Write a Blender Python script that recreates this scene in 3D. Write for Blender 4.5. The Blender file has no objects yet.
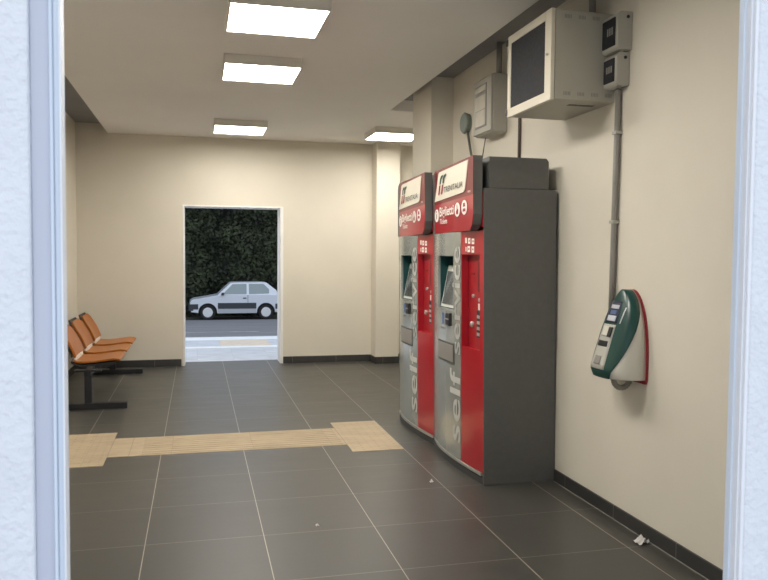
import bpy, bmesh, math, random
from mathutils import Vector, Matrix
random.seed(7)
SC = bpy.context.scene
COL = SC.collection
PI = math.pi

# ------------------------------------------------------------------ materials
def mat(name, col, rough=.6, metal=0.0, var=0.0, vscale=8.0, bump=0.0, bscale=60.0, emit=None, estr=0.0, trans=0.0, coat=0.0, spec=0.5, stretch=None):
    m = bpy.data.materials.new(name); m.use_nodes = True
    nt = m.node_tree; b = nt.nodes['Principled BSDF']
    b.inputs['Base Color'].default_value = (*col, 1)
    b.inputs['Roughness'].default_value = rough
    b.inputs['Metallic'].default_value = metal
    b.inputs['Coat Weight'].default_value = coat
    b.inputs['Coat Roughness'].default_value = .08
    b.inputs['Specular IOR Level'].default_value = spec
    if trans: b.inputs['Transmission Weight'].default_value = trans
    if emit:
        b.inputs['Emission Color'].default_value = (*emit, 1); b.inputs['Emission Strength'].default_value = estr
    if var or bump:
        tc = nt.nodes.new('ShaderNodeTexCoord')
        mp = nt.nodes.new('ShaderNodeMapping'); nt.links.new(tc.outputs['Object'], mp.inputs['Vector'])
        if stretch: mp.inputs['Scale'].default_value = stretch
    if var:
        n = nt.nodes.new('ShaderNodeTexNoise'); n.inputs['Scale'].default_value = vscale; n.inputs['Detail'].default_value = 5
        nt.links.new(mp.outputs['Vector'], n.inputs['Vector'])
        r = nt.nodes.new('ShaderNodeValToRGB')
        r.color_ramp.elements[0].position = .3; r.color_ramp.elements[1].position = .7
        r.color_ramp.elements[0].color = (*[c * (1 - var) for c in col], 1)
        r.color_ramp.elements[1].color = (*[min(1, c * (1 + var)) for c in col], 1)
        nt.links.new(n.outputs['Fac'], r.inputs['Fac']); nt.links.new(r.outputs['Color'], b.inputs['Base Color'])
    if bump:
        n2 = nt.nodes.new('ShaderNodeTexNoise'); n2.inputs['Scale'].default_value = bscale; n2.inputs['Detail'].default_value = 4
        nt.links.new(mp.outputs['Vector'], n2.inputs['Vector'])
        bp = nt.nodes.new('ShaderNodeBump'); bp.inputs['Strength'].default_value = bump; bp.inputs['Distance'].default_value = .01
        nt.links.new(n2.outputs['Fac'], bp.inputs['Height']); nt.links.new(bp.outputs['Normal'], b.inputs['Normal'])
    return m

def tile_mat(name, base, grout_x, grout_y, x0, px, y0, py, gw=.0045, rough=.38, var=.12, band_x=None):
    """large porcelain tiles: grout lines at x0+i*px and y0+j*py in object space"""
    m = bpy.data.materials.new(name); m.use_nodes = True
    nt = m.node_tree; L = nt.links; N = nt.nodes; b = N['Principled BSDF']
    tc = N.new('ShaderNodeTexCoord'); sp = N.new('ShaderNodeSeparateXYZ'); L.new(tc.outputs['Object'], sp.inputs['Vector'])
    def mth(op, a, c=None, d=None):
        n = N.new('ShaderNodeMath'); n.operation = op
        for i, v in enumerate((a, c, d)):
            if v is None: continue
            if isinstance(v, (int, float)): n.inputs[i].default_value = v
            else: L.new(v, n.inputs[i])
        return n.outputs[0]
    def lines(sock, o, p):
        u = mth('DIVIDE', mth('SUBTRACT', sock, o), p)
        cell = mth('FLOOR', u); fr = mth('SUBTRACT', u, cell)
        e = mth('MULTIPLY', mth('MINIMUM', fr, mth('SUBTRACT', 1.0, fr)), p)
        return cell, mth('LESS_THAN', e, gw * .5)
    cx, mx = lines(sp.outputs['X'], x0, px); cy, my = lines(sp.outputs['Y'], y0, py)
    cb = N.new('ShaderNodeCombineXYZ'); L.new(cx, cb.inputs['X']); L.new(cy, cb.inputs['Y'])
    wn = N.new('ShaderNodeTexWhiteNoise'); wn.noise_dimensions = '3D'; L.new(cb.outputs['Vector'], wn.inputs['Vector'])
    ns = N.new('ShaderNodeTexNoise'); ns.inputs['Scale'].default_value = 3.2; ns.inputs['Detail'].default_value = 7; ns.inputs['Roughness'].default_value = .62
    mp = N.new('ShaderNodeMapping'); mp.inputs['Scale'].default_value = (1, 2.6, 1); L.new(tc.outputs['Object'], mp.inputs['Vector'])
    va = N.new('ShaderNodeVectorMath'); va.operation = 'ADD'; L.new(mp.outputs['Vector'], va.inputs[0])
    vs = N.new('ShaderNodeVectorMath'); vs.operation = 'SCALE'; vs.inputs['Scale'].default_value = 9; L.new(wn.outputs['Color'], vs.inputs[0]); L.new(vs.outputs['Vector'], va.inputs[1])
    L.new(va.outputs['Vector'], ns.inputs['Vector'])
    k = mth('ADD', mth('MULTIPLY', mth('SUBTRACT', wn.outputs['Value'], .5), var), mth('ADD', 1.0, mth('MULTIPLY', mth('SUBTRACT', ns.outputs['Fac'], .5), .7)))
    tcx = N.new('ShaderNodeVectorMath'); tcx.operation = 'SCALE'; tcx.inputs[0].default_value = base; L.new(k, tcx.inputs['Scale'])
    m1 = N.new('ShaderNodeMix'); m1.data_type = 'RGBA'; L.new(my, m1.inputs['Factor']); L.new(tcx.outputs['Vector'], m1.inputs['A']); m1.inputs['B'].default_value = (*grout_y, 1)
    m2 = N.new('ShaderNodeMix'); m2.data_type = 'RGBA'; L.new(mx, m2.inputs['Factor']); L.new(m1.outputs['Result'], m2.inputs['A']); m2.inputs['B'].default_value = (*grout_x, 1)
    L.new(m2.outputs['Result'], b.inputs['Base Color'])
    rr = mth('ADD', rough - .06, mth('MULTIPLY', ns.outputs['Fac'], .16)); L.new(rr, b.inputs['Roughness'])
    bp = N.new('ShaderNodeBump'); bp.inputs['Strength'].default_value = .12; bp.inputs['Distance'].default_value = .004
    L.new(ns.outputs['Fac'], bp.inputs['Height']); L.new(bp.outputs['Normal'], b.inputs['Normal'])
    return m

M = {}
M['wall'] = mat('cream_wall_paint', (.71, .66, .56), .75, var=.025, vscale=2.0, bump=.05, bscale=140)
M['ceiling'] = mat('matt_ceiling_paint', (.86, .84, .81), .85, var=.02, vscale=1.5)
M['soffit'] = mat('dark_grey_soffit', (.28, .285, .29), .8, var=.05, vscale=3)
M['stucco'] = mat('white_outdoor_stucco', (.80, .81, .84), .9, var=.03, vscale=12, bump=.7, bscale=70)
M['alu_a'] = mat('shaded_frame_grey', (.58, .60, .68), .5)  # shade on the frame's recessed band put into a greyer colour
M['alu_b'] = mat('pale_coated_frame', (.70, .76, .84), .45)
M['alu_c'] = mat('white_frame_lip', (.88, .88, .90), .5)
M['floor'] = tile_mat('dark_porcelain_floor', (.053, .051, .045), (.36, .33, .27), (.19, .18, .155), -.2605, .5965, 3.345, .573)
M['base'] = tile_mat('dark_skirting_tile', (.036, .035, .034), (.20, .19, .17), (.20, .19, .17), .06, .5965, 3.164, .573, gw=.004)
M['tan'] = tile_mat('beige_tactile_tile', (.42, .33, .215), (.33, .26, .17), (.33, .26, .17), -.487, .60, 5.0, 20.0, gw=.004, rough=.6, var=.10)
M['white_frame'] = mat('white_door_trim', (.86, .85, .83), .6)
M['gunmetal'] = mat('dark_grey_powder_coat', (.105, .104, .098), .42, var=.05, vscale=30, bump=.04, bscale=400)
M['gun_dark'] = mat('darker_grey_plinth', (.05, .05, .05), .5)
M['red'] = mat('glossy_red', (.40, .008, .018), .28, coat=.5, var=.05, vscale=4)
M['red_reflect'] = mat('red_with_reflection', (.17, .012, .013), .4, coat=.2)  # red darkened for the reflection across the sign's upper part
M['red_recess'] = mat('recess_red', (.34, .009, .015), .4, var=.05)
M['red_slot'] = mat('slot_dark_red', (.13, .003, .006), .4)
M['silver'] = mat('brushed_silver_panel', (.50, .53, .50), .24, metal=.65, var=.10, vscale=5, stretch=(30, 1, 1))
M['steel'] = mat('pale_steel', (.55, .54, .50), .3, metal=.6)
M['teal'] = mat('dark_teal_bay', (.005, .055, .055), .4)
M['screen'] = mat('grey_touch_screen', (.10, .105, .10), .15, coat=.6, var=.35, vscale=14)
M['screen_frame'] = mat('pale_screen_bezel', (.52, .55, .52), .4)
M['ink'] = mat('black_plastic', (.012, .012, .013), .4)
M['white_print'] = mat('white_print', (.85, .82, .76), .5)
M['cream_print'] = mat('cream_sign_panel', (.74, .70, .585), .45)
M['letter_grey'] = mat('pale_grey_lettering', (.54, .55, .52), .5)
M['letter_faint'] = mat('faint_grey_lettering', (.40, .41, .39), .45)
M['dark_print'] = mat('dark_print', (.05, .055, .05), .5)
M['green_print'] = mat('dark_green_print', (.012, .05, .03), .5)
M['red_print'] = mat('dark_red_print', (.30, .015, .03), .5)
M['blue_print'] = mat('blue_sticker', (.08, .14, .30), .5)
M['beige_metal'] = mat('beige_sheet_metal', (.42, .40, .335), .5, var=.03, vscale=5)
M['beige_door'] = mat('light_beige_frame', (.70, .65, .53), .45)
M['smoke_glass'] = mat('smoked_glass', (.022, .023, .028), .6, spec=.2, var=.25, vscale=60)
M['grey_plastic'] = mat('light_grey_plastic', (.42, .405, .355), .5)
M['clear_win'] = mat('pale_window_plastic', (.60, .57, .48), .2, coat=.4, var=.08, vscale=12)
M['conduit'] = mat('grey_pvc_conduit', (.25, .235, .215), .45)
M['brown_pipe'] = mat('brown_cable', (.10, .075, .06), .5)
M['grey_cable'] = mat('dark_grey_cable', (.12, .115, .105), .5)
M['round_box'] = mat('grey_green_plastic', (.20, .24, .21), .45)
M['led'] = mat('lit_diffuser', (.9, .9, .88), .5, emit=(1.0, .95, .86), estr=34.0)
M['led_frame'] = mat('grey_light_frame', (.74, .70, .63), .6)
M['v_white'] = mat('white_shell_plastic', (.66, .64, .56), .4, coat=.2)
M['v_green'] = mat('dark_green_plastic', (.002, .048, .040), .35, coat=.2)
M['v_red'] = mat('dark_red_plastic', (.27, .012, .022), .4)
M['v_grey'] = mat('warm_grey_panel', (.48, .47, .42), .4)
M['lcd'] = mat('pale_lcd', (.55, .57, .62), .3)
M['navy'] = mat('navy_display_surround', (.012, .016, .045), .35)
M['hose'] = mat('grey_corrugated_hose', (.27, .25, .21), .5)
M['orange'] = mat('orange_seat_plastic', (.37, .105, .002), .42, var=.08, vscale=10, coat=.15)
M['black_metal'] = mat('black_painted_steel', (.012, .012, .014), .45)
M['paper'] = mat('crumpled_paper', (.72, .69, .66), .8, bump=.3, bscale=90)
M['car_paint'] = mat('pale_silver_car_paint', (.66, .70, .76), .3, coat=.6)
M['car_glass'] = mat('car_glass', (.23, .28, .29), .08, coat=.5)
M['car_black'] = mat('black_car_plastic', (.03, .035, .045), .5)
M['car_sill'] = mat('grey_car_sill', (.42, .44, .47), .5)
M['rubber'] = mat('tyre_rubber', (.012, .012, .013), .8)
M['hubcap'] = mat('white_hubcap', (.68, .69, .70), .4)
M['paving'] = tile_mat('pale_grey_paving', (.52, .54, .58), (.42, .43, .45), (.42, .43, .45), 0, .5, 10.5, .5, rough=.8, var=.05)
M['asphalt'] = mat('grey_asphalt', (.155, .155, .165), .9, var=.22, vscale=2.5, bump=.4, bscale=60, stretch=(.35, 1.6, 1))
M['line_white'] = mat('white_painted_line', (.78, .79, .80), .7, var=.05, vscale=6)
M['tan_out'] = mat('pale_tan_tile', (.66, .55, .43), .8, var=.08, vscale=10)
M['soil'] = mat('dark_verge_soil', (.05, .045, .035), .95, var=.4, vscale=3)
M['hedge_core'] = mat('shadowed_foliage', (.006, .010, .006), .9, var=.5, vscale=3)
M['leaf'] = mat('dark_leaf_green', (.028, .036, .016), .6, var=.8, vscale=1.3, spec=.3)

# ------------------------------------------------------------------ mesh helpers
class MB:
    def __init__(s): s.v = []; s.f = []; s.m = []; s.mi = 0
    def add(s, vs, fs):
        o = len(s.v); s.v += [tuple(v) for v in vs]; s.f += [tuple(i + o for i in f) for f in fs]; s.m += [s.mi] * len(fs); return s
    def box(s, x0, x1, y0, y1, z0, z1):
        x0, x1 = sorted((x0, x1)); y0, y1 = sorted((y0, y1)); z0, z1 = sorted((z0, z1))
        return s.add([(x0,y0,z0),(x1,y0,z0),(x1,y1,z0),(x0,y1,z0),(x0,y0,z1),(x1,y0,z1),(x1,y1,z1),(x0,y1,z1)],
              [(0,3,2,1),(4,5,6,7),(0,1,5,4),(1,2,6,5),(2,3,7,6),(3,0,4,7)])
    def prism(s, pts, a, axis, h0, h1):
        """pts in the plane normal to axis; extruded h0..h1 along it"""
        n = len(pts)
        def P(p, h): return {'x': (h, p[0], p[1]), 'y': (p[0], h, p[1]), 'z': (p[0], p[1], h)}[axis]
        vs = [P(p, h0) for p in pts] + [P(p, h1) for p in pts]
        fs = [tuple(range(n))[::-1], tuple(range(n, 2 * n))] + [(i, (i + 1) % n, n + (i + 1) % n, n + i) for i in range(n)]
        return s.add(vs, fs)
    def loft(s, rings, closed=True, cap=True):
        n = len(rings[0]); vs = [p for r in rings for p in r]; fs = []
        for k in range(len(rings) - 1):
            for i in range(n if closed else n - 1):
                j = (i + 1) % n; fs.append((k*n+i, k*n+j, (k+1)*n+j, (k+1)*n+i))
        if cap and closed: fs += [tuple(range(n))[::-1], tuple((len(rings)-1)*n + i for i in range(n))]
        return s.add(vs, fs)
    def tube(s, pts, r, n=12, cap=True):
        pts = [Vector(p) for p in pts]; rings = []
        rr = r if isinstance(r, (list, tuple)) else [r] * len(pts)
        up = Vector((0, 0, 1))
        t0 = (pts[1] - pts[0]).normalized()
        if abs(t0.dot(up)) > .95: up = Vector((1, 0, 0))
        a = t0.cross(up).normalized()
        for i, p in enumerate(pts):
            t = ((pts[min(i+1, len(pts)-1)] - pts[max(i-1, 0)])).normalized()
            a = (a - t * a.dot(t)).normalized(); b = t.cross(a)
            rings.append([p + (a * math.cos(q) + b * math.sin(q)) * rr[i] for q in (2*PI*k/n for k in range(n))])
        return s.loft(rings, True, cap)
    def lathe(s, prof, c, axis='z', n=32):
        rings = []
        for r, h in prof:
            ring = []
            for k in range(n):
                q = 2*PI*k/n; u, w = r*math.cos(q), r*math.sin(q)
                ring.append({'z': (c[0]+u, c[1]+w, c[2]+h), 'y': (c[0]+u, c[1]+h, c[2]+w), 'x': (c[0]+h, c[1]+u, c[2]+w)}[axis])
            rings.append(ring)
        return s.loft(rings)
    def build(s, name, mats, parent=None, smooth=False, bevel=0, xf=None, seg=2, solid=0):
        me = bpy.data.meshes.new(name)
        vs = [xf(*v) for v in s.v] if xf else s.v
        me.from_pydata([tuple(v) for v in vs], [], s.f); 
        mats = mats if isinstance(mats, list) else [mats]
        for m in mats: me.materials.append(m)
        for p, i in zip(me.polygons, s.m): p.material_index = i
        bm = bmesh.new(); bm.from_mesh(me); bmesh.ops.recalc_face_normals(bm, faces=bm.faces); bm.to_mesh(me); bm.free()
        o = bpy.data.objects.new(name, me); COL.objects.link(o)
        if parent: o.parent = parent
        if smooth:
            for p in me.polygons: p.use_smooth = True
        if solid:
            md = o.modifiers.new('solid', 'SOLIDIFY'); md.thickness = solid; md.offset = -1
        if bevel:
            md = o.modifiers.new('bevel', 'BEVEL'); md.width = bevel; md.segments = seg; md.limit_method = 'ANGLE'; md.angle_limit = .6
            if smooth is False:
                for p in me.polygons: p.use_smooth = True
                md.harden_normals = True
        return o

def tag(o, label=None, cat=None, group=None, kind=None):
    if label: o['label'] = label
    if cat: o['category'] = cat
    if group: o['group'] = group
    if kind: o['kind'] = kind
    return o
def thing(name, loc, label, cat, group=None):
    o = bpy.data.objects.new(name, None); COL.objects.link(o); o.location = loc; o.empty_display_size = .1
    return tag(o, label, cat, group)
def struct(o, label=None): return tag(o, label, None, None, 'structure')
def text_mesh(txt, size=1.0, ext=0.0, squeeze=1.0, bold=0.0):
    cu = bpy.data.curves.new('t', 'FONT'); cu.body = txt; cu.size = size; cu.extrude = ext; cu.resolution_u = 3; cu.offset = bold
    ob = bpy.data.objects.new('t', cu); COL.objects.link(ob)
    dg = bpy.context.evaluated_depsgraph_get(); dg.update()
    me = bpy.data.meshes.new_from_object(ob.evaluated_get(dg))
    vs = [tuple(v.co) for v in me.vertices]; fs = [tuple(p.vertices) for p in me.polygons]
    bpy.data.objects.remove(ob); bpy.data.curves.remove(cu); bpy.data.meshes.remove(me)
    x0 = min(v[0] for v in vs); x1 = max(v[0] for v in vs)
    return [(v[0] - x0, v[1]) for v in vs], fs, x1 - x0
def disc(cx, cy, rx, ry, n=24): return [(cx + rx*math.cos(2*PI*k/n), cy + ry*math.sin(2*PI*k/n)) for k in range(n)]

# ------------------------------------------------------------------ room shell
XL, XR, YF, YB, ZC, ZS = -1.47, 2.287, 1.20, 10.13, 2.987, 3.10
b = MB().box(XL-.2, 4.0, 1.2, 10.50, -.12, 0); struct(b.build('floor', M['floor']))
# back wall with the doorway
b = MB(); 
b.box(XL-.2, -.165, YB, YB+.34, 0, ZS); b.box(1.10, 4.0, YB, YB+.34, 0, ZS); b.box(-.165, 1.10, YB, YB+.34, 2.095, ZS)
struct(b.build('wall_back', M['wall']))
b = MB(); b.box(XL-.2, XL, 1.5, YB, 0, ZS); struct(b.build('wall_left', M['wall']))
b = MB(); b.box(XR, XR+.2, 1.5, 7.20, 0, ZS); struct(b.build('wall_right', M['wall']))
b = MB(); b.box(3.9, 4.0, 7.20, YB, 0, ZS); b.box(XR+.2, 3.9, 7.1, 7.20, 0, ZS); struct(b.build('wall_recess', M['wall']))
b = MB(); b.box(2.075, XR, 6.60, 7.20, 0, ZS); struct(b.build('column', M['wall']))
b = MB(); b.box(2.345, 2.665, 9.86, YB, 0, ZC); struct(b.build('pilaster', M['wall']))
# suspended ceiling with open gaps along both side walls, dark slab above
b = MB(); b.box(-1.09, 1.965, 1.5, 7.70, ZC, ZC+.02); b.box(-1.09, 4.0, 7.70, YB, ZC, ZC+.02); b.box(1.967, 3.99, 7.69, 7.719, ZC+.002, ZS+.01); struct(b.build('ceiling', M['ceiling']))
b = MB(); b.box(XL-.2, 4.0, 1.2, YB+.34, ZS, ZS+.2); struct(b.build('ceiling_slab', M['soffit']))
# skirting
def skirt(name, boxes):
    b = MB()
    for q in boxes: b.box(*q)
    struct(b.build(name, M['base'], bevel=.002))
hb = .078
skirt('baseboard_back', [(XL, -.20, YB-.012, YB, 0, .092), (1.125, 2.345, YB-.012, YB, 0, .092), (2.665, 3.9, YB-.012, YB, 0, .092)])
skirt('baseboard_pilaster', [(2.333, 2.677, 9.848, 9.86, 0, .092), (2.333, 2.345, 9.86, YB-.012, 0, .092)])
skirt('baseboard_left', [(XL, XL+.012, 1.5, YB-.012, 0, .092)])
skirt('baseboard_right', [(XR-.012, XR, 1.5, 4.466, 0, hb), (XR-.012, XR, 6.545, 6.60, 0, hb)])
skirt('baseboard_column', [(2.063, 2.075, 6.588, 7.2, 0, hb), (2.075, XR-.012, 6.588, 6.60, 0, hb)])
b = MB(); b.box(XR-.017, XR-.0125, 1.5, 4.466, 0, .0015); struct(b.build('trim_2', mat('pale_grout', (.30, .285, .25), .8)))
# white trim round the far doorway
b = MB(); b.box(-.178, -.155, YB-.008, YB+.36, 0, 2.105); b.box(1.085, 1.125, YB-.008, YB+.36, 0, 2.105); b.box(-.155, 1.085, YB-.008, YB+.36, 2.085, 2.105)
struct(b.build('trim_1', M['white_frame'], bevel=.002))

# front wall (the opening the view is taken through)
b = MB(); b.box(-2.6, -.238, 1.20, 1.24, -.02, 3.3); b.box(1.010, 4.2, 1.20, 1.24, -.02, 3.3); b.box(-.238, 1.010, 1.20, 1.24, 2.45, 3.3)
b.box(-2.6, -.62, 1.24, 1.50, -.02, 3.3); b.box(1.60, 4.2, 1.24, 1.50, -.02, 3.3); b.box(-.62, 1.60, 1.24, 1.50, 2.6, 3.3)
struct(b.build('wall_front', M['stucco'], bevel=.004))
door = thing('door_1', (.38, 1.25, 0), None, None); door['kind'] = 'structure'
def dx(x, y, z): return (x - .38, y - 1.25, z)
for xs in ((-.238, -.211, -.206, -.197, -.194),):
    b = MB(); b.box(xs[0], xs[1], 1.213, 1.238, 0, 2.45); b.build('outer_frame', M['alu_a'], door, xf=dx, bevel=.002)
    b = MB(); b.box(xs[1], xs[2], 1.206, 1.238, 0, 2.45); b.box(xs[2], xs[3], 1.211, 1.238, 0, 2.45); b.build('jamb', M['alu_b'], door, xf=dx, bevel=.0025)
    b = MB(); b.box(xs[3], xs[4], 1.205, 1.238, 0, 2.45); b.build('jamb_lip', M['alu_c'], door, xf=dx, bevel=.001)
b = MB(); b.box(1.004, 1.014, 1.203, 1.238, 0, 2.45); b.build('outer_frame', M['alu_c'], door, xf=dx, bevel=.002)
b = MB(); b.box(1.000, 1.004, 1.210, 1.238, 0, 2.45); b.build('jamb', M['alu_c'], door, xf=dx, bevel=.0015)
b = MB(); b.box(.996, 1.000, 1.224, 1.238, 0, 2.45); b.build('jamb_lip', M['alu_b'], door, xf=dx, bevel=.001)
b = MB(); b.box(-.194, .996, 1.21, 1.238, 2.40, 2.45); b.build('head_rail', M['alu_b'], door, xf=dx, bevel=.003)

# ------------------------------------------------------------------ tactile paving
t = thing('tactile_paving', (.3, 5.95, 0), 'beige tactile guide strip with square pads at both ends, set across the dark floor', 'tactile paving')
def tx(x, y, z): return (x - .3, y - 5.95, z)
b = MB(); b.box(-.487, 1.126, 5.672, 6.235, 0, .003); b.box(-.634, -.490, 5.672, 6.235, 0, .003)
for k in range(9):
    y = 5.70 + k * .061; b.box(-.40, 1.10, y, y + .018, .003, .0055)
b.build('guide_strip', M['tan'], t, xf=tx)
for x0, x1 in ((1.129, 1.525), (-1.03, -.637)):
    b = MB(); b.box(x0, x1, 5.452, 6.442, 0, .003)
    for i in range(6):
        for j in range(15): b.lathe([(.012, 0), (.007, .0018)], (x0 + .035 + i*(x1-x0-.07)/5, 5.49 + j * .0655, .003), n=6)
    b.build('end_pad', M['tan'], t, xf=tx)

# ------------------------------------------------------------------ ceiling lights
def light(cx, y0, y1, label, first=None):
    if first is None:
        t = thing('ceiling_light', (cx, (y0+y1)/2, ZC), label, 'ceiling light', 'square LED panels on the ceiling')
        b = MB(); h = .285
        b.box(-h-.012, -h, -h-.012, h+.012, -.074, 0); b.box(h, h+.012, -h-.012, h+.012, -.074, 0); b.box(-h, h, -h-.012, -h, -.074, 0); b.box(-h, h, h, h+.012, -.074, 0)
        b.build('frame', M['led_frame'], t, bevel=.002)
        b = MB(); b.box(-h, h, -h, h, -.070, -.03); b.build('diffuser', M['led'], t)
        return t
    t = first.copy(); COL.objects.link(t); t.location = (cx, (y0+y1)/2, ZC); t['label'] = label
    for ch in first.children:
        c = ch.copy(); COL.objects.link(c); c.parent = t
    return t
l1 = light(.48, 4.46, 5.04, 'large bright square LED ceiling panel cut by the top edge of the photo')
light(.50, 5.86, 6.45, 'square LED ceiling panel between the one cut by the frame and the distant one', l1)
light(.49, 8.70, 9.32, 'small distant square LED ceiling panel above the open back doorway', l1)
light(.48, 3.06, 3.64, 'added unseen square LED panel just inside the entrance, brightening the near end', l1)  # extra panel out of view, added to brighten the near end
light(2.34, 8.66, 9.30, 'square LED ceiling panel at the back right beside the column', l1)

# ------------------------------------------------------------------ ticket machines
HW = .5165; D0 = .502
def shear(x, y, z): return (x - .014 * z, y, z)
def bulge(w):
    t = min(1, max(0, (HW - .01 - w) / (2 * HW - .02)))
    return .048 * (1 - ((t - .4) / .6) ** 2) if t > .4 else .048 * (1 - ((.4 - t) / .4) ** 2)
def front(w, z, off=0.0): return (-(D0 + bulge(w) + off), w, z)
def strip(b, w0, w1, z0, z1, back=D0 - .012, off=0.0, n=None):
    """curved front skin between two widths and heights, closed at the back"""
    n = n or max(2, int(abs(w1 - w0) / .03)); rings = []
    for i in range(n + 1):
        w = w0 + (w1 - w0) * i / n; x = -(D0 + bulge(w) + off)
        rings.append([(x, w, z0), (x, w, z1), (-back, w, z1), (-back, w, z0)])
    return b.loft(rings)
def on_front(b, pts2, fs, off): # flat artwork (w, z) laid on the curved front
    b.add([front(w, z, off) for w, z in pts2], fs)
def ticket_machine(yc, label):
    t = thing('ticket_machine', (XR, yc, 0), label, 'ticket machine', 'ticket machines along the right wall')
    t_ = .014
    b = MB()
    b.box(-D0, 0, -HW, -HW + t_, .0, 1.905); b.box(-D0, 0, HW - t_, HW, .0, 1.905); b.box(-.38, 0, -HW + t_, HW - t_, 0, 1.89); b.box(-D0, -.0, -HW + t_, HW - t_, 1.885, 1.905)
    b.build('cabinet', M['gunmetal'], t, bevel=.004, xf=shear)
    b = MB()
    pts = [(-.465, 1.905), (-.052, 1.905), (-.052, 2.085), (-.068, 2.106), (-.465, 2.106)]
    b.prism(pts, 0, 'y', -HW + .006, HW - .006); b.build('top_box', M['gunmetal'], t, bevel=.006, xf=shear)
    b = MB(); strip(b, -HW + .004, HW - .004, 0, .045, off=-.004, back=.36); b.build('plinth', M['gun_dark'], t, bevel=.003, xf=shear)
    b = MB(); strip(b, -HW + .03, HW - .012, .052, .075, off=.003); b.build('base_trim', M['steel'], t, bevel=.002, xf=shear)
    # grey side of the front, cut round the screen bay and the tray
    W0, W1 = -.190, .492; bw0, bw1, bz0, bz1 = -.060, .300, 1.10, 1.475
    b = MB(); strip(b, W0, W1, .077, bz0); strip(b, W0, bw0, bz0, bz1); strip(b, bw1, W1, bz0, bz1); strip(b, W0, W1, bz1, 1.637)
    gp = b.build('grey_front_panel', M['silver'], t, xf=shear)
    b = MB(); b.box(-(D0+.0), -.40, HW-.026, HW-.014, .05, 1.66); b.build('edge_strip', M['gunmetal'], t, xf=shear)
    # screen bay
    b = MB(); d = .40
    b.box(-d-.004, -d, bw0, bw1, bz0, bz1); b.box(-D0-.02, -d, bw1 - .004, bw1, bz0, bz1); b.box(-D0-.03, -d, bw0, bw0 + .004, bz0, bz1); b.box(-D0-.03, -d, bw0, bw1, bz1 - .004, bz1)
    bay = b.build('screen_bay', M['teal'], t, xf=shear)
    def tilt(w, u, o): # u 0 bottom .. 1 top, leaning back into the bay
        z = bz0 + .005 + u * .30; dd = D0 + .024 - u * .060
        return (-(dd + o), w, z)
    b = MB(); s0, s1 = bw0 + .006, bw1 - .02
    b.add([tilt(s0, 0, 0), tilt(s1, 0, 0), tilt(s1, 1, 0), tilt(s0, 1, 0), tilt(s0, 0, -.03), tilt(s1, 0, -.03), tilt(s1, 1, -.03), tilt(s0, 1, -.03)],
          [(0,1,2,3),(4,7,6,5),(0,4,5,1),(1,5,6,2),(2,6,7,3),(3,7,4,0)])
    sf = b.build('touch_screen', M['screen_frame'], t, bevel=.003, xf=shear)
    b = MB(); g = .022
    b.add([tilt(s0 + g, .07, .003), tilt(s1 - g, .07, .003), tilt(s1 - g, .86, .003), tilt(s0 + g, .86, .003), tilt(s0 + g, .07, -.004), tilt(s1 - g, .07, -.004), tilt(s1 - g, .86, -.004), tilt(s0 + g, .86, -.004)],
          [(0,1,2,3),(4,7,6,5),(0,4,5,1),(1,5,6,2),(2,6,7,3),(3,7,4,0)])
    b.build('display', M['screen'], sf, xf=shear)
    # card reader, sticker, keypad, tray
    b = MB(); strip(b, -.030, .045, .985, 1.075, off=.022); cr = b.build('card_reader', M['ink'], t, bevel=.004, xf=shear)
    b = MB(); strip(b, -.022, .037, 1.028, 1.036, off=.0235); b.build('card_slot', M['steel'], cr, xf=shear)
    b = MB(); strip(b, .130, .180, .985, 1.065, off=.002); b.build('blue_sticker', M['blue_print'], t, xf=shear)
    b = MB(); strip(b, .10, .20, .955, .962, off=.003); b.build('panel_groove', M['dark_print'], t, xf=shear)
    b = MB(); strip(b, -.080, .285, .72, .865, off=.004); tr = b.build('output_tray', M['dark_print'], t, bevel=.003, xf=shear)
    b = MB(); strip(b, -.066, .271, .735, .852, off=.008); b.build('tray_flap', M['screen_frame'] if False else M['conduit'], tr, bevel=.002, xf=shear)
    # red side of the front
    R0, R1 = -HW + .006, -.194; q0, q1, qz0, qz1 = -.465, -.204, .865, 1.485
    b = MB(); strip(b, R0, R1, .077, qz0); strip(b, R0, q0, qz0, qz1); strip(b, q1, R1, qz0, qz1); strip(b, R0, R1, qz1, 1.637); b.box(-D0 - .004, -.40, -HW + .006, HW - .02, 1.66, 1.885)
    b.build('red_front_panel', M['red'], t, xf=shear)
    b = MB(); b.box(-.488, -.40, q0 - .02, q1 + .06, qz0 - .03, qz1 + .03); rc = b.build('payment_recess', M['red_recess'], t, xf=shear)
    def rb(b, w0, w1, z0, z1, o=.006): return b.box(-.488 - o, -.480, w0, w1, z0, z1)
    b = MB(); rb(b, -.457, -.385, 1.24, 1.44, .004); b.build('note_slot', M['red_slot'], rc, bevel=.002, xf=shear)
    b = MB(); rb(b, -.455, -.375, .94, 1.12, .008); rd = b.build('banknote_reader', M['ink'], rc, bevel=.003, xf=shear)
    b = MB(); rb(b, -.32, -.26, 1.352, 1.362, .003); b.build('coin_slot', M['red_slot'], rc, xf=shear)
    for nm, prof_, w_, z_ in (('coin_knob', [(.020, 0), (.020, -.012), (.014, -.018)], -.285, 1.02), ('button', [(.014, 0), (.011, -.010)], -.30, 1.21), ('button', [(.014, 0), (.011, -.010)], -.415, 1.19)):
        b = MB(); b.lathe(prof_, (-.488, w_, z_), 'x', 16); b.build(nm, M['steel'], rc, xf=shear)
    b = MB(); rb(b, -.425, -.395, 1.125, 1.165, .006); b.build('white_tag', M['white_print'], rc, xf=shear)  # plain white block on the recess
    b = MB()
    for k in range(4): rb(b, -.43, -.385, .955 + k * .038, .975 + k * .038, .011)
    b.build('reader_mark', M['steel'], rc, xf=shear)
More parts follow.
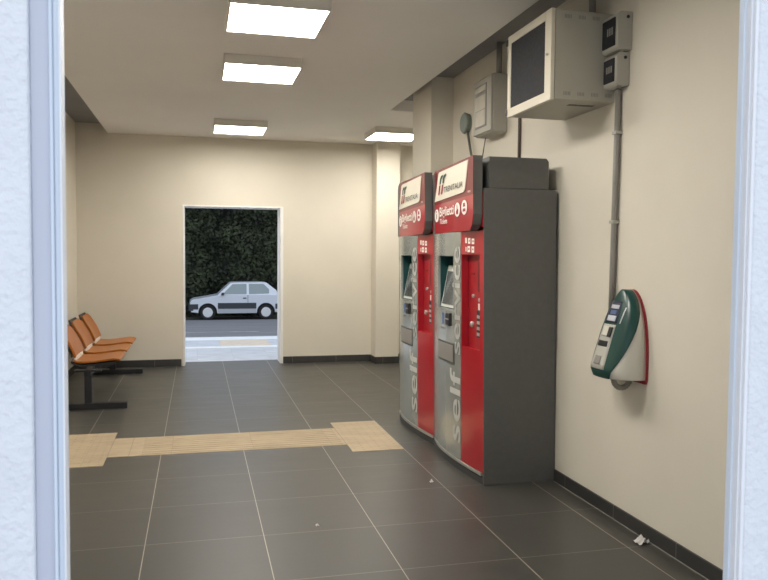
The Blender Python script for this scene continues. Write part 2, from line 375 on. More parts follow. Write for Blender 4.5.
    # small white pictograms above the recess
    for (w0, w1, z0, z1, bar) in ((-.292, -.266, 1.560, 1.595, 0), (-.342, -.308, 1.555, 1.592, 1), (-.396, -.360, 1.552, 1.588, 1), (-.285, -.272, 1.505, 1.535, 0), (-.338, -.300, 1.500, 1.540, 1), (-.394, -.358, 1.497, 1.537, 1)):
        b = MB(); on_front(b, [(w0, z0), (w1, z0), (w1, z1), (w0, z1)], [(0, 1, 2, 3)], .003)
        if bar:
            b.mi = 1; zc = (z0 + z1) / 2; on_front(b, [(w0 + .008, zc - .005), (w1 - .014, zc - .005), (w1 - .014, zc + .007), (w0 + .008, zc + .007)], [(0, 1, 2, 3)], .0042)
        b.build('payment_pictogram', [M['white_print'], M['red']], t, xf=shear)
    # upright lettering climbing the grey side
    for txt, zz, ln, hh in (('self', .19, .50, .26), ('service', .80, .74, .20)):
        vs, fs, wd = text_mesh(txt, 1.0, bold=.012); k = ln / wd; b = MB()
        b.add([front(-.182 + v[1] * hh, zz + v[0] * k, .003) for v in vs], fs)
        b.build('lettering', M['letter_grey' if txt == 'self' else 'letter_faint'], t, xf=shear)
    # the head sign: slightly wedge shaped
    ZB, ZT = 1.640, 2.108
    def sg(s, z, o=0.0): # s 0 far edge .. 1 near edge, reading left to right
        w = .505 - s * 1.018; d = .506 + .064 * s + .006 * math.sin(PI * s) + o
        return (-d, w, z)
    out = [(0, ZB), (.93, ZB), (.975, ZB + .035), (1, ZB + .10), (1, ZT), (.05, ZT), (.015, ZT - .02), (0, ZT - .05)]
    def slab(b, poly, o0, o1=None, back=None):
        n = len(poly); f = [sg(s, z, o0) for s, z in poly]
        if back is None: bk = [sg(s, z, o1) for s, z in poly]
        else: bk = [(-back, sg(s, z)[1], z) for s, z in poly]
        b.add(f + bk, [tuple(range(n)), tuple(range(n, 2*n))[::-1]] + [(i, (i+1) % n, n + (i+1) % n, n + i) for i in range(n)])
    b = MB(); slab(b, out, 0, back=.512); sn = b.build('head_sign', M['gunmetal'], t, xf=shear)
    zs = 1.852
    b = MB(); slab(b, [(0, zs), (1, zs + .012), (1, ZT), (.05, ZT), (.015, ZT - .02), (0, ZT - .05)], .003, -.001); b.build('sign_upper_face', M['red_reflect'], sn, xf=shear)  # upper sign face, its reflection painted as a darker red
    b = MB(); slab(b, [(0, ZB), (.93, ZB), (.975, ZB + .035), (1, ZB + .10), (1, zs + .012), (0, zs)], .003, -.001); b.build('sign_face', M['red'], sn, xf=shear)
    b = MB(); slab(b, [(.055, 1.878), (.80, 1.893), (.835, 1.905), (.90, 2.092), (.20, 2.086), (.165, 2.075)], .0055, .001); b.build('white_panel', M['cream_print'], sn, xf=shear)
    def art(b, pts, o): b.add([sg(s, z, o) for s, z in pts], [tuple(range(len(pts)))])
    # emblem: two leaning strokes, dark above and red below
    b = MB()
    for k in (0, 1):
        o = .085 * k
        art(b, [(.205 + o, 1.995), (.245 + o, 1.995), (.262 + o, 2.028), (.31 + o, 2.043), (.31 + o, 2.058), (.25 + o, 2.052), (.222 + o, 2.035)], .007)
    b.mi = 1
    for k in (0, 1):
        o = .082 * k
        art(b, [(.165 + o, 1.925), (.19 + o, 1.915), (.212 + o, 1.928), (.236 + o, 1.988), (.198 + o, 1.988)], .007)
    b.build('emblem', [M['green_print'], M['red_print']], sn, xf=shear)
    def sgtext(txt, s0, s1, z0, h, m, nm, o=.0065, slope=0.0, bold=.0, cap=.73):
        vs, fs, wd = text_mesh(txt, 1.0, bold=bold); b = MB()
        b.add([sg(s0 + v[0] / wd * (s1 - s0), z0 + slope * v[0] / wd + v[1] / cap * h, o) for v in vs], fs); b.build(nm, m, sn, xf=shear)
    sgtext('TRENITALIA', .335, .79, 1.925, .042, M['dark_print'], 'lettering', .0072, .004, .004)
    sgtext('Biglietti', .205, .585, 1.762, .068, M['white_print'], 'lettering', bold=.02)
    sgtext('Tickets', .215, .42, 1.705, .038, M['white_print'], 'lettering', bold=.01)
    sgtext('BSS', .90, .955, 1.882, .012, M['white_print'], 'lettering', bold=.01)
    for cs, cz, polys in ((.115, 1.772, [[(.105, 1.745), (.125, 1.745), (.125, 1.785), (.105, 1.785)], disc(.115, 1.80, .012, .008, 10)]),
            (.668, 1.786, [[(.645, 1.755), (.69, 1.755), (.695, 1.785), (.675, 1.79), (.672, 1.82), (.66, 1.82), (.657, 1.785), (.64, 1.775)]]),
            (.822, 1.792, [[(.79, 1.765), (.855, 1.765), (.85, 1.785), (.795, 1.785)], [(.795, 1.797), (.85, 1.797), (.842, 1.822), (.802, 1.822)]])):
        b = MB(); art(b, disc(cs, cz, .062, .048), .005); b.mi = 1
        for p in polys: art(b, p, .0065)
        b.build('pictogram', [M['white_print'], M['red']], sn, xf=shear)
    return t
m1 = ticket_machine(4.47 + HW, 'tall red and grey ticket machine nearer the camera, its grey side panel in full view')
def dup(root, loc, label):
    r = root.copy(); COL.objects.link(r); r.location = loc; r['label'] = label
    for ch in root.children:
        c = ch.copy(); COL.objects.link(c); c.parent = r
        for g in ch.children:
            d = g.copy(); COL.objects.link(d); d.parent = c
    return r
dup(m1, (XR, 4.47 + 3 * HW + .002, 0), 'red and grey ticket machine farther from the camera, half hidden behind its twin')

# ------------------------------------------------------------------ equipment cabinet on the right wall
X0, X1, Y0, Y1, Z0, Z1 = 1.895, XR, 3.838, 4.43, 2.345, 2.835
t = thing('equipment_cabinet', (XR, (Y0+Y1)/2, Z0), 'large beige wall cabinet with a smoked glass door, mounted high above the ticket machines', 'wall cabinet')
def ex(x, y, z): return (x - XR, y - (Y0+Y1)/2, z - Z0)
b = MB(); b.box(X0 + .02, X1, Y0, Y1, Z0, Z1); b.build('case', M['beige_metal'], t, bevel=.004, xf=ex)
b = MB(); fw_ = .045
b.box(X0 - .006, X0 + .018, Y0 - .002, Y0 + fw_ + .03, Z0 - .004, Z1 + .004); b.box(X0 - .006, X0 + .018, Y1 - fw_, Y1 + .002, Z0 - .004, Z1 + .004)
b.box(X0 - .006, X0 + .018, Y0 + fw_ + .03, Y1 - fw_, Z0 - .004, Z0 + .048); b.box(X0 - .006, X0 + .018, Y0 + fw_ + .03, Y1 - fw_, Z1 - .045, Z1 + .004)
dr = b.build('door', M['beige_door'], t, bevel=.003, xf=ex)
b = MB(); b.box(X0 - .001, X0 + .012, Y0 + fw_ + .03, Y1 - fw_, Z0 + .048, Z1 - .045); b.build('glass', M['smoke_glass'], dr, xf=ex)
b = MB(); b.lathe([(.009, 0), (.009, -.01), (.006, -.013)], (X0 - .006, Y0 + .036, Z0 + .25), 'x', 16); b.build('lock', M['steel'], dr, xf=ex)
for z in (Z0 + .01, Z1 - .05):
    b = MB(); b.box(X0 - .010, X0 + .02, Y1 - .006, Y1 + .022, z, z + .038); b.build('hinge', M['ink'], dr, bevel=.003, xf=ex)
for zz in (Z0 + .025, Z1 - .045):
    for gx in range(4):
        b = MB()
        for k in range(5): b.box(X0 + .075 + gx * .085 + k * .009, X0 + .079 + gx * .085 + k * .009, Y0 - .0012, Y0 + .002, zz, zz + .02)
        b.build('vent', M['conduit'], t, xf=ex)
b = MB(); b.box(X0 + .17, X0 + .33, Y0 + .11, Y0 + .145, Z0 - .0015, Z0 + .002); b.build('cable_opening', M['ink'], t, xf=ex)

# ------------------------------------------------------------------ two breaker boxes
def breaker(z0, z1, depth, y0, y1, label):
    t = thing('breaker_box', (XR, 3.735, z0), label, 'breaker box', 'small breaker boxes beside the wall cabinet')
    def bx(x, y, z): return (x - XR, y - 3.735, z - z0)
    h = z1 - z0; xf = XR - depth
    b = MB(); b.prism([(XR, z0), (xf + .012, z0), (xf, z0 + .012), (xf, z1 - .02), (xf + .02, z1), (XR, z1)], 0, 'y', y0, y1); b.build('case', M['grey_plastic'], t, bevel=.005, xf=bx)
    b = MB(); b.box(xf - .006, xf + .004, y0 + .022, y1 - .008, z0 + .025, z1 - .028); w = b.build('window', M['smoke_glass'], t, bevel=.004, xf=bx)
    b = MB()
    for k in range(3): b.box(xf - .0075, xf + .001, y0 + .04 + k * .022, y0 + .053 + k * .022, z0 + h * .42, z0 + h * .62)
    b.build('switch', M['conduit'], w, xf=bx)
    b = MB(); b.lathe([(.009, 0), (.009, -.004), (.005, -.006)], (XR - .030, y0, z1 - .03), 'y', 16); b.build('screw_cap', M['ink'], t, xf=bx)
    b = MB(); b.lathe([(.009, 0), (.009, -.006)], (XR - depth * .5, 3.73, z0), 'z', 14); b.lathe([(.006, 0), (.006, -.006)], (XR - depth * .5, 3.70, z0), 'z', 14); b.build('gland', M['grey_plastic'], t, xf=bx)
    return t
breaker(2.596, 2.800, .090, 3.672, 3.832, 'upper small grey breaker box with dark window beside the large wall cabinet')
breaker(2.408, 2.588, .080, 3.69, 3.828, 'lower small grey breaker box, the one the long conduit drops from')

# ------------------------------------------------------------------ small electrical panel
t = thing('electrical_panel', (XR, 5.55, 2.42), 'grey electrical panel box with clear window door on the wall behind the large cabinet', 'electrical panel')
def px_(x, y, z): return (x - XR, y - 5.55, z - 2.42)
b = MB(); b.box(2.165, XR, 5.35, 5.715, 2.415, 2.855); b.build('case', M['grey_plastic'], t, bevel=.012, seg=3, xf=px_)
b = MB(); b.box(2.148, 2.168, 5.35, 5.715, 2.425, 2.845); d_ = b.build('door', M['grey_plastic'], t, bevel=.008, xf=px_)
b = MB(); b.box(2.143, 2.15, 5.43, 5.665, 2.47, 2.80); w = b.build('window', M['conduit'], d_, bevel=.006, xf=px_)
b = MB(); b.box(2.1405, 2.146, 5.445, 5.65, 2.485, 2.715); b.box(2.1405, 2.146, 5.445, 5.65, 2.745, 2.785); b.build('pane', M['clear_win'], w, xf=px_)
b = MB(); b.box(2.139, 2.142, 5.445, 5.65, 2.60, 2.606); b.build('divider', M['conduit'], w, xf=px_)

# round box and cables
t = thing('round_junction_box', (XR, 6.20, 2.62), 'round grey-green plastic box on the wall between column and electrical panel', 'junction box')
def rx(x, y, z): return (x - XR, y - 6.20, z - 2.62)
b = MB(); b.lathe([(.082, 0), (.082, -.027)], (XR, 6.20, 2.62), 'x', 28); b.build('base', M['round_box'], t, xf=rx)
b = MB(); b.lathe([(.088, -.025), (.088, -.042), (.078, -.052), (.03, -.055)], (XR, 6.20, 2.62), 'x', 28)
for k in range(12):
    q = 2*PI*k/12; b.box(XR-.042, XR-.026, 6.20 + .089*math.cos(q)-.003, 6.20 + .089*math.cos(q)+.003, 2.62 + .089*math.sin(q)-.003, 2.62 + .089*math.sin(q)+.003)
b.build('cover', M['round_box'], t, xf=rx)

b = MB(); b.tube([(2.262, 6.15, 2.54), (2.258, 6.11, 2.47), (2.25, 6.05, 2.38), (2.22, 5.92, 2.28), (2.16, 5.80, 2.19), (2.105, 5.71, 2.115)], .011, 10)
tag(b.build('cable', M['grey_cable'], smooth=True), 'dark cable running from the round box down to the far ticket machine', 'cable')
b = MB(); b.tube([(2.235, 5.66, 2.42), (2.24, 5.70, 2.36), (2.23, 5.72, 2.25), (2.16, 5.70, 2.115)], .005, 8)
tag(b.build('cable', M['grey_cable'], smooth=True), 'thin cable dropping from under the electrical panel to the machines', 'cable')
b = MB(); b.tube([(2.274, 5.10, 3.10), (2.274, 5.10, 2.6), (2.274, 5.10, 2.0)], .011, 10)
tag(b.build('cable', M['brown_pipe'], smooth=True), 'brown upright cable on the wall behind the large wall cabinet, above the near ticket machine', 'cable')
def conduit(pts, r, label, clips=()):
    b = MB(); t = thing('conduit', (pts[0][0], pts[0][1], min(p[2] for p in pts)), label, 'conduit')
    o = t.location.copy(); cx = lambda x, y, z: (x - o.x, y - o.y, z - o.z)
    b.tube(pts, r, 14); b.build('pipe', M['conduit'], t, smooth=True, xf=cx)
    for p in clips:
        b = MB(); b.box(p[0] - r - .004, XR, p[1] - r - .006, p[1] + r + .006, p[2] - .009, p[2] + .009); b.build('clip', M['grey_plastic'], t, bevel=.004, xf=cx)
    return t
conduit([(XR - .022, 3.765, 2.402), (XR - .022, 3.775, 1.9), (XR - .022, 3.785, 1.4), (XR - .022, 3.79, 1.12)], .0165, 'long grey conduit running down the wall from breaker boxes to stamping machine', [(XR - .022, 3.770, 2.165), (XR - .022, 3.780, 1.672)])
conduit([(XR - .05, 4.02, 2.838), (XR - .05, 4.02, 3.098)], .020, 'short grey conduit rising from the top of the large wall cabinet')
conduit([(XR - .05, 5.41, 2.857), (XR - .05, 5.41, 3.098)], .022, 'short grey conduit rising from the top of the electrical panel')

# ------------------------------------------------------------------ ticket stamping machine (validator)
VY, VZ0, VZ1 = 3.612, .832, 1.305
t = thing('stamping_machine', (XR, VY, VZ0), 'green and white ticket stamping machine with red back plate, hung on the right wall', 'ticket stamping machine')
def vx(x, y, z): return (x - XR, y - VY, z - VZ0)
def vw(u): # half width along the wall, u 0 bottom .. 1 top
    return .172 * (1 - max(0, u) ** 2.6) ** .55 * (1 - .10 * (1 - u)) if u < 1 else 0
def vd(u): # how far it stands out
    return .045 + .160 * (1 - u) ** .95 * min(1, .80 + u * 2.2)
NS = 28
def sect(u, grow=0.0, s0=0.0, s1=1.0):
    z = VZ0 + u * (VZ1 - VZ0); w = max(.004, vw(u) + grow); d = vd(u) + grow; ring = []
    for i in range(NS + 1):
        s = s0 + (s1 - s0) * i / NS; q = PI * s
        c, sn_ = math.cos(q), math.sin(q); e = .62
        ring.append((XR - .012 - d * abs(sn_) ** e, VY - w * (abs(c) ** .8) * (1 if c > 0 else -1) , z))
    return ring
US = [0, .015, .04, .08, .14, .2, .28, .36, .45, .55, .65, .74, .82, .88, .93, .965, .985, .997]
b = MB(); b.loft([sect(u) for u in US]); b.build('body', M['v_white'], t, smooth=True, xf=vx)
def s_green(u): return .36 * (1 - min(1, u / .95)) ** 1.7
b = MB(); rings = [sect(u, .006, max(.02, s_green(u)), 1 - max(.02, s_green(u))) for u in US]
b.loft(rings, closed=False, cap=False); b.build('front_cover', M['v_green'], t, smooth=True, xf=vx, solid=.01)
b = MB(); ring0 = []
for u in US: ring0.append((VY - vw(u) - .007, VZ0 + u * (VZ1 - VZ0)))
poly = [(y, z) for y, z in ring0] + [(2*VY - y, z) for y, z in ring0[::-1]]
poly = [(poly[0][0] + .01, VZ0 - .022)] + poly + [(poly[-1][0] - .01, VZ0 - .022)]
b.prism(poly, 0, 'x', XR - .013, XR + .002); b.build('back_plate', M['v_red'], t, xf=vx)
# things on the front face
def vf(a, u, o): # a: offset along the wall toward the camera, u height
    w = vw(u); c = max(-1, min(1, (-(a) / w))); q = math.acos(max(-1, min(1, (abs(c)) ** 1.25 * (1 if c > 0 else -1))))
    d = vd(u) + .006 + o
    return (XR - .012 - d * math.sin(q) ** .62, VY - a * -1 if False else VY - a, VZ0 + u * (VZ1 - VZ0))
def vpatch(a0, a1, u0, u1, o, nm, m, taper=0.0, par=t, n=8):
    b = MB(); g = []
    for j in range(n + 1):
        u = u0 + (u1 - u0) * j / n; k = 1 - taper * j / n
        g.append([vf(a0 * k + (a1 * k - a0 * k) * i / n, u, o) for i in range(n + 1)])
    b.loft(g, closed=False, cap=False); ob = b.build(nm, m, par, smooth=True, xf=vx, solid=.006); return ob
kp = vpatch(-.085, .060, .10, .60, .003, 'key_panel', M['v_grey'], .15)
ds = vpatch(-.070, .052, .62, .86, .003, 'display', M['navy'], .18)
vpatch(-.045, .035, .64, .70, .006, 'display_line', M['lcd'], 0, ds); vpatch(-.040, .034, .78, .82, .006, 'display_line', M['lcd'], 0, ds); vpatch(-.03, .026, .715, .76, .006, 'display_line', M['blue_print'], 0, ds)
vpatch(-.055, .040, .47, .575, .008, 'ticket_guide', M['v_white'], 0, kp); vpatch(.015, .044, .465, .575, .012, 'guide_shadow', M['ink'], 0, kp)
vpatch(-.060, .035, .355, .415, .008, 'ticket_slot', M['ink'], .1, kp)
vpatch(-.045, .020, .15, .245, .007, 'card_pad', M['conduit'], .1, kp)
vpatch(.072, .078, .62, .80, .003, 'stamp_mark', M['lcd'], -.05)
b = MB(); pts = []
for k in range(26):
    q = PI * k / 25; pts.append((XR - .09 + .075 * -math.cos(q) * -1 if False else XR - .068 - .050 * math.cos(q), VY - .02, VZ0 - .004 - .055 * math.sin(q)))
b.tube(pts, [.016 if k % 2 else .0135 for k in range(26)], 12); b.build('hose', M['hose'], t, xf=vx, smooth=True)

# ------------------------------------------------------------------ beam bench with three orange seats
t = thing('beam_bench', (-1.0, 8.83, 0), 'row of three orange plastic seats on a black beam frame against the left wall', 'bench')
def bx_(x, y, z): return (x + 1.0, y - 8.83, z)
b = MB(); b.box(-1.03, -.97, 7.46, 9.75, .315, .375); b.build('beam', M['black_metal'], t, bevel=.004, xf=bx_)
for y in (7.50, 9.62):
    b = MB(); b.box(-1.03, -.965, y - .03, y + .03, .03, .32); b.box(-1.26, -.65, y - .035, y + .035, .0, .056); b.box(-1.12, -.88, y - .03, y + .03, .355, .375)
    b.build('leg', M['black_metal'], t, bevel=.004, xf=bx_)
prof = [(-.735, .412), (-.75, .428), (-.80, .434), (-.88, .424), (-.96, .414), (-1.06, .408), (-1.13, .412), (-1.165, .428)]
bprof = [(-1.155, .455), (-1.165, .49), (-1.185, .54), (-1.212, .595), (-1.245, .65), (-1.275, .70), (-1.30, .735)]
for yc in (8.005, 8.715, 9.425):
    hw = .275
    def sheet(prof, th, rnd, cup):
        b = MB(); rings = []
        n = 12
        for k, (x, z) in enumerate(prof):
            u = k / (len(prof) - 1); w = hw * (1 - rnd(u)); ring_t, ring_b = [], []
            dx, dz = (prof[min(k+1, len(prof)-1)][0] - prof[max(k-1, 0)][0], prof[min(k+1, len(prof)-1)][1] - prof[max(k-1, 0)][1]); l = math.hypot(dx, dz); nx, nz = dz / l, -dx / l
            for i in range(n + 1):
                v = -1 + 2 * i / n; c = cup * (v * v)
                ring_t.append((x + nx * c, yc + v * w, z + nz * c)); ring_b.append((x + nx * (c - th), yc + v * w, z + nz * (c - th)))
            rings.append(ring_t + ring_b[::-1])
        b.loft(rings); return b
    s = sheet(prof, .020, lambda u: .10 * max(0, (.18 - u) / .18) ** 2, .012).build('seat', M['orange'], t, bevel=.008, xf=bx_)
    b = MB(); b.prism([(-.765, .412), (-.80, .378), (-.92, .350), (-1.10, .352), (-1.19, .40), (-1.19, .43), (-1.10, .385)], 0, 'y', yc - hw + .012, yc + hw - .012); b.build('seat_underside', M['black_metal'], s, bevel=.006, xf=bx_)
    k_ = sheet(bprof, .026, lambda u: .30 * max(0, (u - .72) / .28) ** 2.2, .022).build('backrest', M['orange'], t, bevel=.008, xf=bx_)
    bp = [(x - .036, z + .002) for x, z in bprof]; bp[-1] = (bp[-1][0] + .003, bp[-1][1] + .012)
    sheet(bp, .014, lambda u: -.02 + .30 * max(0, (u - .72) / .28) ** 2.2, .022).build('back_shell', M['black_metal'], k_, xf=bx_)
    for i, v in enumerate((-.20, -.10, 0, .10, .20)):
        b = MB(); b.box(-1.172, -1.142, yc + v - .022, yc + v + .022, .420, .462); b.build('hinge_bracket', M['white_print'], s, bevel=.006, xf=bx_)

# ------------------------------------------------------------------ litter
def scrap(x, y, s, label, n=5):
    b = MB(); g = []
    for i in range(n + 1):
        row = []
        for j in range(n + 1):
            row.append((x + (i / n - .5) * s * 1.1 + random.uniform(-.1, .1) * s, y + (j / n - .5) * s + random.uniform(-.1, .1) * s, .004 + abs(random.gauss(0, .26)) * s + (.3 * s if (i in (2, 3)) else 0)))
        g.append(row)
    b.loft(g, closed=False, cap=False); o = b.build('paper_scrap', M['paper'], solid=.002)
    return tag(o, label, 'litter')
scrap(2.222, 3.375, .055, 'crumpled white paper scrap on the floor at the foot of the right wall')
scrap(1.475, 4.60, .020, 'tiny white paper bit on the floor in front of the near ticket machine')
scrap(.63, 3.98, .016, 'tiny pale crumb lying mid floor before the camera')

# ------------------------------------------------------------------ outside
b = MB(); b.box(-14, 16, 10.50, 13.55, -.14, -.002); struct(b.build('pavement', M['paving']))
b = MB(); b.box(-14, 16, -4, 1.2, -.16, -.02); struct(b.build('forecourt', M['paving']))
b = MB(); b.box(-14, 16, 13.02, 13.50, -.002, .004); b.box(-14, 16, 11.93, 12.16, -.002, .004); struct(b.build('pavement_line', M['line_white']))
b = MB(); b.box(.36, 1.16, 12.16, 12.98, -.002, .005); tag(b.build('tactile_tile', M['tan_out'], bevel=.001), 'pale tan tile patch set in the paving outside the back doorway', 'paving tile')
def zr(y): return -.13 - (y - 13.55) * (.905 / 15.35)
b = MB(); b.add([(-16, 13.55, zr(13.55)), (18, 13.55, zr(13.55)), (18, 29.6, zr(29.6)), (-16, 29.6, zr(29.6)), (-16, 13.55, -1.6), (18, 13.55, -1.6), (18, 29.6, -1.6), (-16, 29.6, -1.6)], [(0,1,2,3),(4,7,6,5),(0,4,5,1),(1,5,6,2),(2,6,7,3),(3,7,4,0)])
struct(b.build('road', M['asphalt']))
b = MB()
for (ya, yb, xa, xb) in ((18.0, 18.22, -3, 1.45), (15.9, 16.0, -6, 3.2)):
    b.add([(xa, ya, zr(ya) + .006), (xb, ya + .25, zr(ya + .25) + .006), (xb, yb + .25, zr(yb + .25) + .006), (xa, yb, zr(yb) + .006)], [(0, 1, 2, 3)])
struct(b.build('road_line', mat('worn_road_paint', (.30, .30, .31), .9, var=.3, vscale=5), solid=.003))
b = MB(); b.box(-16, 18, 29.6, 35, -1.6, -1.06); struct(b.build('verge', M['soil']))

# hedge: a dark core with thousands of leaves
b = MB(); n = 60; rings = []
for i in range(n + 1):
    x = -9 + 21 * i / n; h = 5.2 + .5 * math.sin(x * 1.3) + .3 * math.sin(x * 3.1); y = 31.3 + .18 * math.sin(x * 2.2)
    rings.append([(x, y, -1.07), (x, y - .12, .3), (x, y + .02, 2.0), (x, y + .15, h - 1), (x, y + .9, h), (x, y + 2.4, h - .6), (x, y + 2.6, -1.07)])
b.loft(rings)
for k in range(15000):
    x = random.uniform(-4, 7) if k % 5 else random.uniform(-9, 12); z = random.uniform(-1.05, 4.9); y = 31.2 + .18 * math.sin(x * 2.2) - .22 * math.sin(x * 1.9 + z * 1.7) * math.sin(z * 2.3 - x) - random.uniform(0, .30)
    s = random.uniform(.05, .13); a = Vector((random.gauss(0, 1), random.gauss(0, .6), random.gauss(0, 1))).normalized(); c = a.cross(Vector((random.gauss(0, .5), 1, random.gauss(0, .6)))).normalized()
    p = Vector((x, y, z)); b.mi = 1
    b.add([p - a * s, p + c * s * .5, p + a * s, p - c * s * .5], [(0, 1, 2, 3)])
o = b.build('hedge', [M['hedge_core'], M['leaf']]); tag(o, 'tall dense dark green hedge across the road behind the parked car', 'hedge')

# ------------------------------------------------------------------ parked car (faces left)
CX, CY, CZ = -.27, 28.9, zr(28.9)
car = thing('car', (CX, CY + .72, CZ), 'pale silver three-door hatchback parked along the hedge, seen through the back doorway', 'car')
def cf(x, y, z): return (x, y - .72, z)
fwx, rwx, wr = .66, 2.83, .285
def arch(cx, r=.345, n=14): return [(cx + r * math.cos(PI * k / n), .285 + r * math.sin(PI * k / n)) for k in range(n + 1)]
pf = [(.06, .30), (.02, .40), (.02, .66), (.06, .74), (.14, .775), (.60, .85), (1.06, .935), (1.30, .95), (2.90, .955), (3.33, .93), (3.38, .80), (3.38, .40), (3.34, .30)] + [(rwx + .345, .27)] + arch(rwx) + [(rwx - .345, .25), (fwx + .345, .25)] + arch(fwx) + [(fwx - .345, .27)]
# order: go round clockwise from the front bottom
b = MB(); b.prism(pf, 0, 'y', 0.0, 1.46); b.build('body', M['car_paint'], car, bevel=.02, xf=cf)
b = MB(); b.box(.3, 3.2, .20, 1.26, .24, .60); b.build('underbody', M['ink'], car, xf=cf)
def gh(z): # greenhouse inset of the sides
    return .03 + (z - .93) * .26
gpro = [(1.02, .93), (1.50, 1.385), (1.60, 1.405), (2.72, 1.415), (2.86, 1.40), (3.22, 1.12), (3.32, .93)]
b = MB(); n_ = len(gpro)
va = [(x, gh(z), z) for x, z in gpro]; vb = [(x, 1.46 - gh(z), z) for x, z in gpro]
b.add(va + vb, [tuple(range(n_)), tuple(range(n_, 2*n_))[::-1]] + [(i, (i+1) % n_, n_ + (i+1) % n_, n_ + i) for i in range(n_)])
b.build('cabin', M['car_paint'], car, bevel=.02, xf=cf)
def side_win(poly, nm='window'):
    for sd in (0, 1):
        b = MB(); n = len(poly)
        f = lambda x, z, o: (x, (gh(z) - o) if sd == 0 else 1.46 - gh(z) + o, z)
        b.add([f(x, z, .006) for x, z in poly] + [f(x, z, -.01) for x, z in poly], [tuple(range(n)), tuple(range(n, 2*n))[::-1]] + [(i, (i+1) % n, n + (i+1) % n, n + i) for i in range(n)])
        b.build(nm, M['car_glass'], car, xf=cf)
side_win([(1.20, .965), (1.58, 1.345), (2.10, 1.355), (2.10, .965)]); side_win([(2.19, .965), (2.19, 1.355), (2.74, 1.355), (2.95, 1.15), (2.95, .99)])
b = MB(); b.add([(1.06, .12, .96), (1.06, 1.34, .96), (1.485, 1.22, 1.365), (1.485, .24, 1.365), (1.10, .12, .95), (1.10, 1.34, .95), (1.52, 1.22, 1.35), (1.52, .24, 1.35)], [(0,1,2,3),(4,7,6,5),(0,4,5,1),(1,5,6,2),(2,6,7,3),(3,7,4,0)]); b.build('windscreen', M['car_glass'], car, xf=cf)
for sd in (-1, 1):
    ya, yb = (-.014, .004) if sd < 0 else (1.456, 1.474)
    b = MB(); b.box(fwx + .37, rwx - .37, ya, yb, .42, .64); b.build('side_trim', M['car_black'], car, bevel=.004, xf=cf)
    b = MB(); b.box(fwx + .37, rwx - .37, ya * .6, yb, .25, .42); b.build('sill', M['car_sill'], car, xf=cf)
    b = MB(); 
    if sd < 0: b.box(2.14, 2.155, -.004, .003, .30, .95)
    else: b.box(2.14, 2.155, 1.457, 1.464, .30, .95)
    b.build('door_seam', M['car_black'], car, xf=cf)
    b = MB(); 
    if sd < 0: b.box(1.16, 1.26, -.12, .03, .93, 1.03)
    else: b.box(1.16, 1.26, 1.43, 1.58, .93, 1.03)
    b.build('mirror', M['car_black'], car, bevel=.015, xf=cf)
    b = MB(); 
    if sd < 0: b.box(1.96, 2.09, -.02, .005, .80, .84)
    else: b.box(1.96, 2.09, 1.455, 1.48, .80, .84)
    b.build('door_handle', M['car_black'], car, xf=cf)
b = MB(); b.box(-.04, .13, -.012, 1.472, .35, .60); b.box(.1, fwx - .35, -.013, .01, .40, .60); b.box(.1, fwx - .35, 1.45, 1.473, .40, .60); b.build('front_bumper', M['car_black'], car, bevel=.02, xf=cf)
b = MB(); b.box(3.28, 3.44, -.012, 1.472, .35, .60); b.box(rwx + .35, 3.3, -.013, .01, .40, .60); b.box(rwx + .35, 3.3, 1.45, 1.473, .40, .60); b.build('rear_bumper', M['car_black'], car, bevel=.02, xf=cf)
for y in (.10, 1.10):
    b = MB(); b.box(-.002, .06, y, y + .26, .61, .73); b.build('headlight', M['car_glass'], car, bevel=.008, xf=cf)
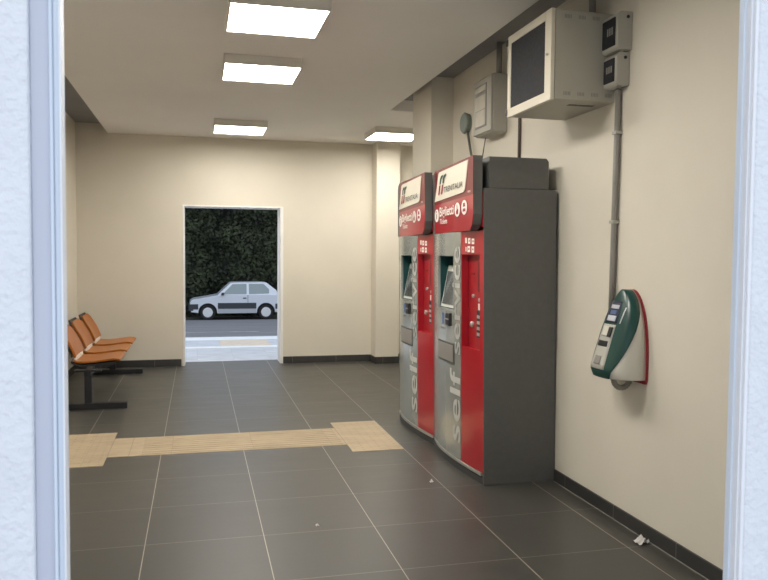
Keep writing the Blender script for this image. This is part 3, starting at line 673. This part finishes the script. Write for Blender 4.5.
for x in (fwx, rwx):
    for y, d in ((.02, 1), (1.44, -1)):
        b = MB(); b.lathe([(.20, 0), (.265, 0), (.285, .03), (.285, .14), (.26, .17), (.1, .17)] if d > 0 else [(.20, 0), (.265, 0), (.285, -.03), (.285, -.14), (.26, -.17), (.1, -.17)], (x, y, .285), 'y', 28); wl = b.build('wheel', M['rubber'], car, smooth=False, xf=cf)
        b = MB(); b.lathe([(.02, -.012), (.06, -.012), (.07, -.002), (.12, -.008), (.175, -.004), (.205, .01), (.20, .03)] if d > 0 else [(.02, .012), (.06, .012), (.07, .002), (.12, .008), (.175, .004), (.205, -.01), (.20, -.03)], (x, y, .285), 'y', 28)
        hc = b.build('hubcap', M['hubcap'], wl, xf=cf)

# ------------------------------------------------------------------ sky, camera
w = bpy.data.worlds.new('overcast_sky'); SC.world = w; w.use_nodes = True
nt = w.node_tree; bg = nt.nodes['Background']
tc = nt.nodes.new('ShaderNodeTexCoord'); sp = nt.nodes.new('ShaderNodeSeparateXYZ'); rp = nt.nodes.new('ShaderNodeValToRGB')
nt.links.new(tc.outputs['Generated'], sp.inputs['Vector']); nt.links.new(sp.outputs['Z'], rp.inputs['Fac']); nt.links.new(rp.outputs['Color'], bg.inputs['Color'])
rp.color_ramp.elements[0].position = 0.0; rp.color_ramp.elements[0].color = (.90, .945, 1.0, 1)
rp.color_ramp.elements[1].position = .7; rp.color_ramp.elements[1].color = (.73, .84, 1.0, 1)
bg.inputs['Strength'].default_value = 1.3

f, yaw, pit, rol = 751.13, .24424, -.0472, .00815
fw = Vector((math.sin(yaw)*math.cos(pit), math.cos(yaw)*math.cos(pit), math.sin(pit)))
rt = Vector((math.cos(yaw), -math.sin(yaw), 0)); up = rt.cross(fw)
R = rt*math.cos(rol) + up*math.sin(rol); U = -rt*math.sin(rol) + up*math.cos(rol)
cam = bpy.data.cameras.new('camera'); co = bpy.data.objects.new('camera', cam); COL.objects.link(co)
mw = Matrix(((R.x, U.x, -fw.x, 0), (R.y, U.y, -fw.y, 0), (R.z, U.z, -fw.z, 1.48), (0, 0, 0, 1)))
co.matrix_world = mw
cam.sensor_fit = 'HORIZONTAL'; cam.sensor_width = 36; cam.lens = f / 768 * 36; cam.clip_start = .05; cam.clip_end = 200
cam.dof.use_dof = True; cam.dof.focus_distance = 5.5; cam.dof.aperture_fstop = 11
SC.camera = co
SC.view_settings.view_transform = 'Standard'; SC.view_settings.look = 'None'; SC.view_settings.exposure = 0; SC.view_settings.gamma = 1.03
